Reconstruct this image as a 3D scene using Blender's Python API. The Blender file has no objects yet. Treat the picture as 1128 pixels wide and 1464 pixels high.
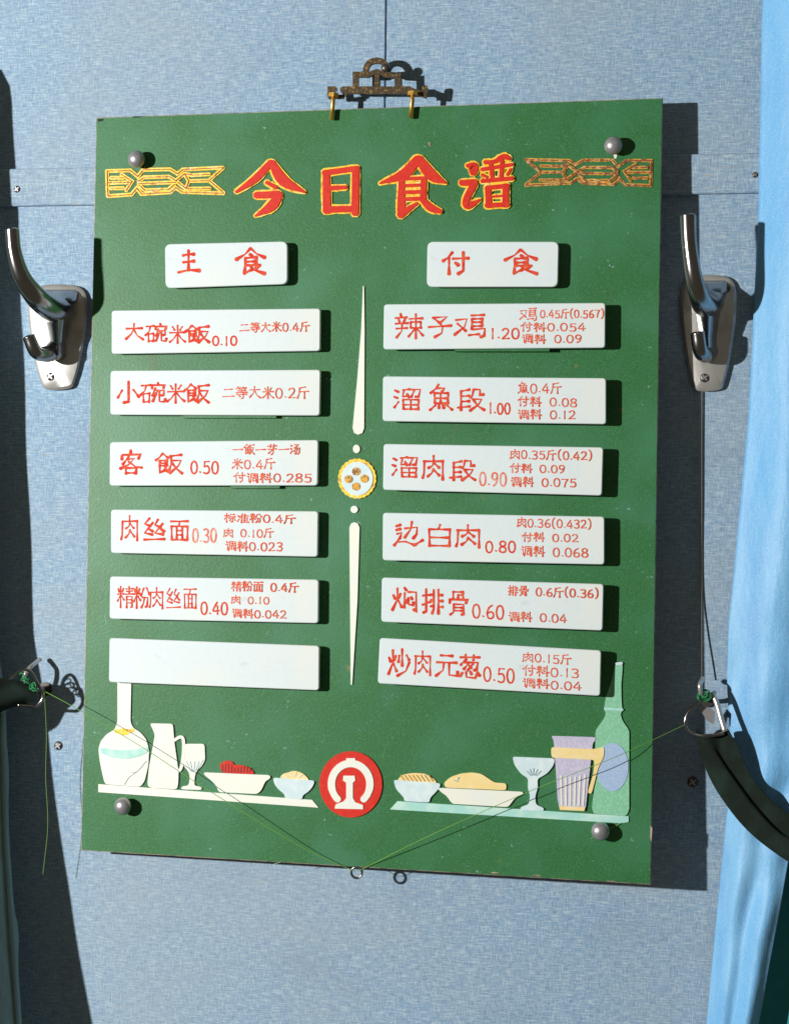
import bpy, math, random
import numpy as np
from mathutils import Vector, Matrix, Euler
random.seed(7)
S = bpy.context.scene
COL = S.collection

# ------------------------------------------------------------------ camera
CAM_LOC = Vector((0.25055, -1.33456, -0.01103))
CAM_EUL = Euler((math.pi/2 - 0.006315, -0.011656, 0.170132), 'XYZ')
FPX = 2500.0
cd = bpy.data.cameras.new("camera"); cam = bpy.data.objects.new("camera", cd); COL.objects.link(cam)
cam.location = CAM_LOC; cam.rotation_euler = CAM_EUL
cd.sensor_fit = 'VERTICAL'; cd.sensor_height = 24.0; cd.lens = FPX/1464*24.0
cd.clip_start = 0.01; cd.clip_end = 50
S.camera = cam

# ------------------------------------------------------------------ world, lamps, exposure
w = bpy.data.worlds.new("World"); S.world = w; w.use_nodes = True
bg = w.node_tree.nodes["Background"]
bg.inputs[0].default_value = (1.0, 0.86, 0.62, 1); bg.inputs[1].default_value = 0.085
# hard flash held to the left of the camera
ld = bpy.data.lights.new("flash_lamp", 'POINT'); ld.energy = 268; ld.color = (1.0, 0.97, 0.92); ld.shadow_soft_size = 0.026
lo = bpy.data.objects.new("flash_lamp", ld); COL.objects.link(lo); lo.location = (-1.45, -1.66, 0.18)
# added weak soft fill from above, for reflections in the metal hooks
ad = bpy.data.lights.new("fill_light", 'AREA'); ad.energy = 1.2; ad.size = 1.2; ad.color = (1.0, 0.97, 0.85)
ao = bpy.data.objects.new("fill_light", ad); COL.objects.link(ao); ao.location = (0.9, -2.0, 1.6)
ao.rotation_euler = (Vector((0, 0, 0)) - ao.location).to_track_quat('-Z', 'Y').to_euler()
S.view_settings.view_transform = 'Standard'; S.view_settings.look = 'None'
S.view_settings.exposure = 0; S.view_settings.gamma = 1

# ------------------------------------------------------------------ measuring: points of the survey photograph carried onto the real planes
ROT = CAM_EUL.to_matrix()
class Surf:
    def __init__(s, O, N): s.O = O; s.N = N.normalized()
    def pt(s, px, py, h=0.0):
        d = ROT @ Vector(((px-564)/FPX, (732-py)/FPX, -1.0))
        o = s.O + s.N*h
        return CAM_LOC + d*((o-CAM_LOC).dot(s.N)/d.dot(s.N))
WALL = Surf(Vector((0, 0, 0)), Vector((0, -1, 0)))
BW, BH, ROLL = 0.445, 0.58043, -0.0023186
def bpoint(u, v):
    x = (u-.5)*BW; z = (.5-v)*BH; g = 0.0250+(u-.5)*0.016+(v-.5)*0.015
    c, s = math.cos(ROLL), math.sin(ROLL)
    return Vector((x*c-z*s, -g, x*s+z*c))
BX = (bpoint(1, .5)-bpoint(0, .5)).normalized(); BZ = (bpoint(.5, 0)-bpoint(.5, 1)).normalized()
BN = BX.cross(BZ).normalized()
if BN.y > 0: BN = -BN
BOARD = Surf(bpoint(.5, .5), BN)

# ------------------------------------------------------------------ materials
def mat(name, col, rough=0.5, metal=0.0, spec=0.5, var=None, bump=None, coat=0.0, sheen=0.0, trans=0.0):
    """var = list of (colour, (sx,sy,sz), lo, hi, strength) noise mixes; bump = (scale vec, strength, distance)"""
    m = bpy.data.materials.new(name); m.use_nodes = True
    nt = m.node_tree; b = nt.nodes['Principled BSDF']
    b.inputs['Base Color'].default_value = (*col, 1); b.inputs['Roughness'].default_value = rough
    b.inputs['Metallic'].default_value = metal; b.inputs['Specular IOR Level'].default_value = spec
    b.inputs['Coat Weight'].default_value = coat; b.inputs['Sheen Weight'].default_value = sheen
    b.inputs['Transmission Weight'].default_value = trans
    tc = nt.nodes.new('ShaderNodeTexCoord')
    def noise(sc, detail=3):
        mp = nt.nodes.new('ShaderNodeMapping'); mp.inputs['Scale'].default_value = sc
        nt.links.new(tc.outputs['Object'], mp.inputs[0])
        n = nt.nodes.new('ShaderNodeTexNoise'); n.inputs['Scale'].default_value = 1; n.inputs['Detail'].default_value = detail
        nt.links.new(mp.outputs[0], n.inputs[0]); return n.outputs[0]
    prev = None
    for v in (var or []):
        c2, sc, lo_, hi_, st = v
        mr = nt.nodes.new('ShaderNodeMapRange'); mr.inputs[1].default_value = lo_; mr.inputs[2].default_value = hi_
        mr.inputs[3].default_value = 0; mr.inputs[4].default_value = st
        nt.links.new(noise(sc), mr.inputs[0])
        mx = nt.nodes.new('ShaderNodeMix'); mx.data_type = 'RGBA'
        nt.links.new(mr.outputs[0], mx.inputs[0])
        if prev is None: mx.inputs[6].default_value = (*col, 1)
        else: nt.links.new(prev, mx.inputs[6])
        mx.inputs[7].default_value = (*c2, 1); prev = mx.outputs[2]
    if prev is not None: nt.links.new(prev, b.inputs['Base Color'])
    if bump:
        bu = nt.nodes.new('ShaderNodeBump'); bu.inputs['Strength'].default_value = bump[1]; bu.inputs['Distance'].default_value = bump[2]
        nt.links.new(noise(bump[0], 4), bu.inputs['Height']); nt.links.new(bu.outputs[0], b.inputs['Normal'])
    return m

M = {}
M['wall'] = mat('woven_wallpaper', (0.240, 0.385, 0.55), 0.8, spec=0.2, var=[
    ((0.51, 0.65, 0.73), (110, 110, 900), 0.46, 0.72, 0.80),
    ((0.12, 0.21, 0.36), (150, 150, 1000), 0.50, 0.73, 0.75),
    ((0.52, 0.66, 0.74), (950, 950, 160), 0.50, 0.72, 0.60),
    ((0.14, 0.22, 0.36), (1050, 1050, 190), 0.50, 0.73, 0.60),
    ((0.36, 0.41, 0.44), (4, 4, 5), 0.42, 0.68, 0.40),
    ((0.20, 0.27, 0.37), (12, 12, 22), 0.56, 0.76, 0.30),
    ((0.40, 0.40, 0.36), (3, 3, 16), 0.60, 0.74, 0.25),
    ((0.50, 0.44, 0.26), (40, 40, 330), 0.69, 0.76, 0.65)], bump=((500, 500, 1000), 0.40, 0.0006))
M['green'] = mat('green_enamel', (0.024, 0.140, 0.041), 0.42, spec=0.38, var=[
    ((0.070, 0.25, 0.10), (1100, 1100, 1100), 0.48, 0.70, 0.7),
    ((0.02, 0.13, 0.05), (700, 700, 700), 0.52, 0.78, 0.55),
    ((0.055, 0.22, 0.115), (14, 14, 14), 0.45, 0.7, 0.6),
    ((0.30, 0.46, 0.48), (240, 240, 300), 0.70, 0.77, 0.6), ((0.06, 0.20, 0.15), (25, 25, 30), 0.56, 0.74, 0.25), ((0.10, 0.09, 0.03), (45, 45, 12), 0.70, 0.80, 0.4),
    ((0.25, 0.22, 0.05), (60, 60, 60), 0.74, 0.80, 0.5)], bump=((500, 500, 500), 0.22, 0.0004))
M['edge'] = mat('worn_board_edge', (0.50, 0.36, 0.30), 0.6, var=[((0.12, 0.08, 0.05), (120, 120, 120), 0.45, 0.6, 0.8)])
M['plate'] = mat('white_plastic', (0.66, 0.755, 0.79), 0.5, spec=0.25, var=[((0.60, 0.70, 0.76), (300, 300, 300), 0.45, 0.7, 0.35), ((0.75, 0.77, 0.71), (20, 20, 20), 0.48, 0.7, 0.5), ((0.52, 0.54, 0.52), (60, 60, 130), 0.66, 0.78, 0.5)], bump=((160, 160, 160), 0.10, 0.0004))
M['ink'] = mat('red_lettering_paint', (0.64, 0.040, 0.016), 0.7, spec=0.2, var=[((0.74, 0.16, 0.07), (260, 260, 260), 0.44, 0.68, 0.7)])
M['ink_small'] = mat('small_red_lettering', (0.70, 0.085, 0.035), 0.7, spec=0.2, var=[((0.78, 0.30, 0.17), (320, 320, 320), 0.46, 0.70, 0.7)])
M['ink_faint'] = mat('faded_red_lettering', (0.72, 0.16, 0.09), 0.7, spec=0.2, var=[((0.76, 0.50, 0.42), (200, 200, 200), 0.44, 0.62, 0.75)])
M['red'] = mat('red_enamel', (0.62, 0.022, 0.012), 0.5, spec=0.25, var=[((0.72, 0.06, 0.02), (300, 300, 300), 0.45, 0.7, 0.5)])
M['gold'] = mat('gold_paint', (0.92, 0.58, 0.03), 0.45, metal=0.1, var=[((0.42, 0.14, 0.02), (330, 330, 330), 0.54, 0.64, 0.7), ((0.95, 0.80, 0.35), (420, 420, 420), 0.54, 0.66, 0.8)])
M['gold_dark'] = mat('tarnished_gold_paint', (0.66, 0.34, 0.03), 0.5, metal=0.15, var=[((0.16, 0.06, 0.02), (300, 300, 300), 0.46, 0.58, 0.85), ((0.9, 0.65, 0.2), (420, 420, 420), 0.56, 0.68, 0.7)])
M['gold_groove'] = mat('brown_groove', (0.25, 0.06, 0.02), 0.6, var=[((0.7, 0.55, 0.3), (350, 350, 350), 0.52, 0.62, 0.6)])
M['white'] = mat('cream_paint', (0.80, 0.82, 0.74), 0.5, var=[((0.72, 0.80, 0.80), (60, 60, 60), 0.45, 0.65, 0.5)])
M['paleblue'] = mat('pale_blue_paint', (0.58, 0.74, 0.80), 0.5, var=[((0.74, 0.84, 0.84), (120, 120, 120), 0.45, 0.65, 0.7)])
M['teal'] = mat('pale_teal_paint', (0.36, 0.68, 0.62), 0.5, var=[((0.62, 0.80, 0.74), (90, 90, 90), 0.45, 0.65, 0.6)])
M['bottle'] = mat('pale_green_paint', (0.20, 0.52, 0.33), 0.5, var=[((0.30, 0.62, 0.44), (600, 600, 600), 0.42, 0.65, 0.8)])
M['lav'] = mat('lavender_paint', (0.50, 0.48, 0.66), 0.5, var=[((0.62, 0.60, 0.74), (500, 500, 500), 0.45, 0.65, 0.7)])
M['bluelabel'] = mat('blue_oval_paint', (0.34, 0.48, 0.72), 0.5, var=[((0.42, 0.56, 0.76), (600, 600, 600), 0.42, 0.65, 0.8)])
M['yellow'] = mat('pale_yellow_paint', (0.85, 0.66, 0.28), 0.5, var=[((0.86, 0.78, 0.52), (90, 90, 90), 0.45, 0.65, 0.6)])
M['ochre'] = mat('ochre_line_paint', (0.52, 0.32, 0.07), 0.55)
M['greyline'] = mat('grey_line_paint', (0.34, 0.42, 0.46), 0.55)
M['darkred'] = mat('dark_red_paint', (0.28, 0.03, 0.02), 0.55)
M['chrome'] = mat('chromed_metal', (0.34, 0.34, 0.35), 0.21, metal=1.0, var=[((0.22, 0.21, 0.20), (60, 60, 60), 0.5, 0.7, 0.6)], bump=((90, 90, 90), 0.08, 0.0006))
M['plated'] = mat('dull_plated_metal', (0.66, 0.66, 0.64), 0.34, metal=0.7, var=[((0.45, 0.43, 0.40), (70, 70, 70), 0.5, 0.7, 0.6)], bump=((160, 160, 160), 0.12, 0.0006))
M['knob'] = mat('pewter_metal', (0.40, 0.40, 0.42), 0.36, metal=0.6, bump=((200, 200, 200), 0.1, 0.0005))
M['brass'] = mat('brass', (0.80, 0.48, 0.10), 0.30, metal=0.85, var=[((0.35, 0.17, 0.05), (200, 200, 200), 0.5, 0.65, 0.7)])
M['bronze'] = mat('dark_bronze', (0.070, 0.050, 0.028), 0.42, metal=0.5, var=[((0.42, 0.26, 0.07), (520, 520, 520), 0.54, 0.70, 0.7)])
M['screw'] = mat('dark_screw_steel', (0.10, 0.09, 0.085), 0.4, metal=0.7)
M['slot'] = mat('screw_slot_black', (0.015, 0.015, 0.015), 0.8)
M['thread'] = mat('green_thread', (0.16, 0.36, 0.06), 0.7)
M['knot'] = mat('bright_green_cord', (0.01, 0.20, 0.06), 0.6)
M['cord'] = mat('grey_cord', (0.10, 0.10, 0.09), 0.8)
M['strap'] = mat('black_webbing', (0.004, 0.011, 0.007), 0.9, spec=0.3, sheen=0.08, var=[((0.012, 0.030, 0.024), (60, 60, 60), 0.45, 0.7, 0.7)], bump=((700, 700, 700), 0.3, 0.0006))
M['satin'] = mat('light_blue_satin', (0.15, 0.43, 0.76), 0.5, spec=0.4, sheen=0.25, var=[((0.24, 0.52, 0.80), (26, 26, 6), 0.42, 0.68, 0.8), ((0.11, 0.34, 0.68), (48, 48, 11), 0.52, 0.72, 0.6), ((0.32, 0.60, 0.84), (900, 900, 700), 0.50, 0.72, 0.5), ((0.09, 0.30, 0.62), (700, 700, 1000), 0.52, 0.74, 0.4)], bump=((80, 80, 30), 0.5, 0.003))
M['lining'] = mat('dark_teal_cloth', (0.03, 0.30, 0.32), 0.85, var=[((0.05, 0.36, 0.36), (100, 100, 100), 0.45, 0.7, 0.6)])
M['grey_curtain'] = mat('grey_green_curtain', (0.23, 0.36, 0.37), 0.85, var=[((0.15, 0.26, 0.27), (300, 300, 60), 0.45, 0.7, 0.6)], bump=((400, 400, 400), 0.3, 0.0008))

# ------------------------------------------------------------------ object helpers
FR = {}
def thing(name, loc, label, cat, group=None, axes=None):
    o = bpy.data.objects.new(name, None); COL.objects.link(o); o.empty_display_size = 0.02
    mtx = Matrix.Translation(loc)
    if axes: mtx = mtx @ Matrix((axes[0], axes[1], axes[2])).transposed().to_4x4()
    o.matrix_world = mtx; FR[o.name] = mtx
    o['label'] = label; o['category'] = cat
    if group: o['group'] = group
    return o
class MB:
    """collects world-space geometry of ONE part"""
    def __init__(s): s.v = []; s.f = []; s.smooth = False
    def add(s, vs, fs):
        n = len(s.v); s.v += [Vector(v) for v in vs]; s.f += [tuple(i+n for i in f) for f in fs]
    def build(s, name, m, parent=None, smooth=False, label=None):
        fr = FR[parent.name] if parent else Matrix.Identity(4)
        inv = fr.inverted()
        me = bpy.data.meshes.new(name); me.from_pydata([inv @ v for v in s.v], [], s.f); me.update()
        if smooth:
            me.polygons.foreach_set('use_smooth', [True]*len(me.polygons))
        me.materials.append(M[m])
        o = bpy.data.objects.new(name, me); COL.objects.link(o)
        if parent: o.parent = parent; FR[o.name] = fr
        if label: o['label'] = label
        return o
    # solid made of an outline drawn on a surface
    def prism(s, surf, poly, h0, h1, bev=0.0):
        P = [surf.pt(x, y, h1) for x, y in poly]; n = len(P)
        back = [p - surf.N*(h1-h0) for p in P]
        if bev:
            c = sum(P, Vector())/n
            mid = [p - surf.N*bev for p in P]
            top = []
            for i, p in enumerate(P):
                a = (P[i]-P[i-1]).normalized(); b = (P[(i+1) % n]-P[i]).normalized()
                t = (a+b).normalized(); nn = t.cross(surf.N)
                if nn.dot(c-p) < 0: nn = -nn
                top.append(p+nn*bev)
            vs = back+mid+top
            fs = [(i, (i+1) % n, n+(i+1) % n, n+i) for i in range(n)]
            fs += [(n+i, n+(i+1) % n, 2*n+(i+1) % n, 2*n+i) for i in range(n)]
            fs += [tuple(range(2*n, 3*n)), tuple(reversed(range(n)))]
        else:
            vs = back+P
            fs = [(i, (i+1) % n, n+(i+1) % n, n+i) for i in range(n)]
            fs += [tuple(range(n, 2*n)), tuple(reversed(range(n)))]
        s.add(vs, fs)
    # brush stroke: pts = (x,y,width); a flat ribbon, or a solid bar when h0 is given
    def stroke(s, surf, pts, h1, h0=None):
        q = [pts[0]]
        for p in pts[1:]:
            if abs(p[0]-q[-1][0])+abs(p[1]-q[-1][1]) > 1e-3: q.append(p)
        if len(q) < 2: q.append((q[0][0]+.1, q[0][1], q[0][2]))
        L, Rr = [], []
        n = len(q); closed = abs(q[0][0]-q[-1][0])+abs(q[0][1]-q[-1][1]) < 1e-3 and n > 3
        def un(a, b):
            dx, dy = b[0]-a[0], b[1]-a[1]; l = math.hypot(dx, dy) or 1; return dx/l, dy/l
        for i, (x, y, wd) in enumerate(q):
            if closed: a = un(q[i-1] if i > 0 else q[-2], q[i]); b = un(q[i], q[i+1] if i < n-1 else q[1])
            else:
                a = un(q[i-1], q[i]) if i > 0 else un(q[0], q[1]); b = un(q[i], q[i+1]) if i < n-1 else a
            tx, ty = a[0]+b[0], a[1]+b[1]; l = math.hypot(tx, ty)
            if l < .3: tx, ty = a; l = 1
            tx /= l; ty /= l
            k = 1/max(.62, abs(tx*a[0]+ty*a[1])); r = wd/2*k
            nx, ny = -ty, tx
            L.append((x+nx*r, y+ny*r)); Rr.append((x-nx*r, y-ny*r))
        if not closed:   # rounded brush ends
            d = un(q[0], q[1]); e = q[0][2]*.32
            c0 = (q[0][0]-d[0]*e, q[0][1]-d[1]*e, q[0][2]*.5)
            L.insert(0, (c0[0]-d[1]*c0[2]/2, c0[1]+d[0]*c0[2]/2)); Rr.insert(0, (c0[0]+d[1]*c0[2]/2, c0[1]-d[0]*c0[2]/2))
            d = un(q[-2], q[-1]); e = q[-1][2]*.32
            c0 = (q[-1][0]+d[0]*e, q[-1][1]+d[1]*e, q[-1][2]*.5)
            L.append((c0[0]-d[1]*c0[2]/2, c0[1]+d[0]*c0[2]/2)); Rr.append((c0[0]+d[1]*c0[2]/2, c0[1]-d[0]*c0[2]/2))
        m = len(L)
        T = [surf.pt(x, y, h1) for x, y in L] + [surf.pt(x, y, h1) for x, y in Rr]
        fs = [(i, i+1, m+i+1, m+i) for i in range(m-1)]
        if h0 is None: s.add(T, fs); return
        Bk = [p - surf.N*(h1-h0) for p in T]; k = 2*m
        fs += [(k+m+i, k+m+i+1, k+i+1, k+i) for i in range(m-1)]
        fs += [(i+1, i, k+i, k+i+1) for i in range(m-1)] + [(m+i, m+i+1, k+m+i+1, k+m+i) for i in range(m-1)]
        fs += [(0, m, k+m, k), (2*m-1, m-1, k+m-1, k+2*m-1)]
        s.add(T+Bk, fs)
    def tube(s, pts, rad, seg=12, cap=True):
        pts = [Vector(p) for p in pts]; n = len(pts)
        if not hasattr(rad, '__len__'): rad = [rad]*n
        up = Vector((0.13, 0.7, 0.4)); base = len(s.v); ring = []
        pn = None
        for i, p in enumerate(pts):
            t = (pts[min(i+1, n-1)]-pts[max(i-1, 0)]).normalized()
            if pn is None: pn = t.cross(up).normalized()
            else: pn = (pn - t*pn.dot(t)).normalized()
            b = t.cross(pn)
            for k in range(seg):
                a = 2*math.pi*k/seg; ring.append(p+(pn*math.cos(a)+b*math.sin(a))*rad[i])
        fs = [(i*seg+k, i*seg+(k+1) % seg, (i+1)*seg+(k+1) % seg, (i+1)*seg+k) for i in range(n-1) for k in range(seg)]
        if cap: fs += [tuple(reversed(range(seg))), tuple(range((n-1)*seg, n*seg))]
        s.add(ring, fs)
    def ball(s, c, r, N=None, flat=1.0, seg=20, rings=12):
        N = N or Vector((0, -1, 0)); a = N.orthogonal().normalized(); b = N.cross(a)
        vs = []
        for i in range(rings+1):
            th = math.pi*i/rings
            for k in range(seg):
                ph = 2*math.pi*k/seg
                vs.append(c + N*(math.cos(th)*r*flat) + (a*math.cos(ph)+b*math.sin(ph))*(math.sin(th)*r))
        fs = [(i*seg+k, (i+1)*seg+k, (i+1)*seg+(k+1) % seg, i*seg+(k+1) % seg) for i in range(rings) for k in range(seg)]
        s.add(vs, fs)
    def box(s, x0, x1, y0, y1, z0, z1):
        s.add([(x0, y0, z0), (x1, y0, z0), (x1, y1, z0), (x0, y1, z0), (x0, y0, z1), (x1, y0, z1), (x1, y1, z1), (x0, y1, z1)],
              [(0, 3, 2, 1), (4, 5, 6, 7), (0, 1, 5, 4), (1, 2, 6, 5), (2, 3, 7, 6), (3, 0, 4, 7)])
def spline(pts, k=6):
    """Catmull-Rom through tuples"""
    P = [np.array(p, float) for p in pts]; P = [2*P[0]-P[1]]+P+[2*P[-1]-P[-2]]; out = []
    for i in range(1, len(P)-2):
        for j in range(k):
            t = j/k; a, b, c, d = P[i-1:i+3]
            out.append(tuple(.5*((2*b)+(-a+c)*t+(2*a-5*b+4*c-d)*t*t+(-a+3*b-3*c+d)*t**3)))
    out.append(tuple(P[-2])); return out
def oval(cx, cy, rx, ry, n=32): return [(cx+rx*math.cos(2*math.pi*i/n), cy+ry*math.sin(2*math.pi*i/n)) for i in range(n)]
def rounded(q, r, k=5):
    out = []; n = len(q)
    for i in range(n):
        p = np.array(q[i], float); a = np.array(q[i-1], float)-p; b = np.array(q[(i+1) % n], float)-p
        a /= np.linalg.norm(a); b /= np.linalg.norm(b); p0 = p+a*r; p1 = p+b*r
        for j in range(k+1):
            t = j/k; out.append(tuple((1-t)**2*p0+2*t*(1-t)*p+t*t*p1))
    return out
def smooth_angle(o, deg=35):
    o.data.polygons.foreach_set('use_smooth', [True]*len(o.data.polygons))
    o.data.set_sharp_from_angle(angle=math.radians(deg))

# ================================================================== THE WALL
def struct(o): o['kind'] = 'structure'; return o
XS = 0.0103            # vertical joint between the two upper panels
def wall_part(name, x0, x1, z0, z1, y0=0.0, y1=0.02, bev=0.0007):
    m = MB()
    vs = [(x0, y1, z0), (x1, y1, z0), (x1, y1, z1), (x0, y1, z1), (x0, y0+bev, z0), (x1, y0+bev, z0), (x1, y0+bev, z1), (x0, y0+bev, z1),
          (x0+bev, y0, z0+bev), (x1-bev, y0, z0+bev), (x1-bev, y0, z1-bev), (x0+bev, y0, z1-bev)]
    fs = [(i, (i+1) % 4, 4+(i+1) % 4, 4+i) for i in range(4)]+[(4+i, 4+(i+1) % 4, 8+(i+1) % 4, 8+i) for i in range(4)]+[(8, 9, 10, 11)]
    m.add(vs, fs); return struct(m.build(name, 'wall'))
ZB, ZT = 0.22165, 0.25136
wall_part('wall', -1.2, 1.2, -1.2, ZB+0.004)
wall_part('wall_panel', -1.2, XS-0.0005, ZB+0.0055, 1.0)
wall_part('wall_panel', XS+0.0005, 1.2, ZB+0.0055, 1.0)
m = MB(); m.box(-1.2, 1.2, 0.0205, 0.03, -1.2, 1.0); struct(m.build('wall_backing', 'slot'))
trim = wall_part('wall_trim_strip', -1.2, 1.2, ZB, ZT, y0=-0.0050, y1=-0.0003, bev=0.0008)

def screw(surf, px, py, h, r, parent):
    c = surf.pt(px, py, h); m = MB()
    m.ball(c, r, surf.N, 0.35, 16, 8); o = m.build('screw', 'screw', parent, True)
    m = MB(); a = Vector((0.8, 0, 0.6)); b = surf.N.cross(a)
    for d, e in ((a, b), (b, a)):
        q = [c+surf.N*(r*.36)+d*r*.75*sx+e*r*.14*sy for sx, sy in ((-1, -1), (1, -1), (1, 1), (-1, 1))]
        m.add(q, [(0, 1, 2, 3)]); 
    m.v = [v+surf.N*(0.00004*(i//4)) for i, v in enumerate(m.v)]
    m.build('screw_slot', 'knob', o)
    return o
FR['wall'] = FR['wall_trim_strip'] = Matrix.Identity(4)
screw(WALL, 25, 270.5, 0.0051, 0.0028, trim)
screw(WALL, 1079, 250, 0.0051, 0.0022, trim)
WO = bpy.data.objects['wall']
screw(WALL, 84, 1066, 0.0002, 0.0036, WO)
screw(WALL, 990, 1118, 0.0002, 0.0042, WO)

# ================================================================== THE BOARD
board = thing('menu_board', BOARD.O, 'large green menu board with red title characters, hung on the blue woven wall', 'menu board', axes=(BX, BX.cross(-BN), -BN) if False else None)
quad = [(138, 168), (947, 140), (930, 1265), (116, 1216)]
m = MB(); m.prism(BOARD, [(139, 169), (946, 141), (929, 1264), (117, 1215)], -0.0006, 0.0, 0.0); m.build('panel_face', 'green', board)
m = MB(); m.prism(BOARD, quad, -0.0032, -0.0007, 0.0005); m.build('panel_edge', 'edge', board)

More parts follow.
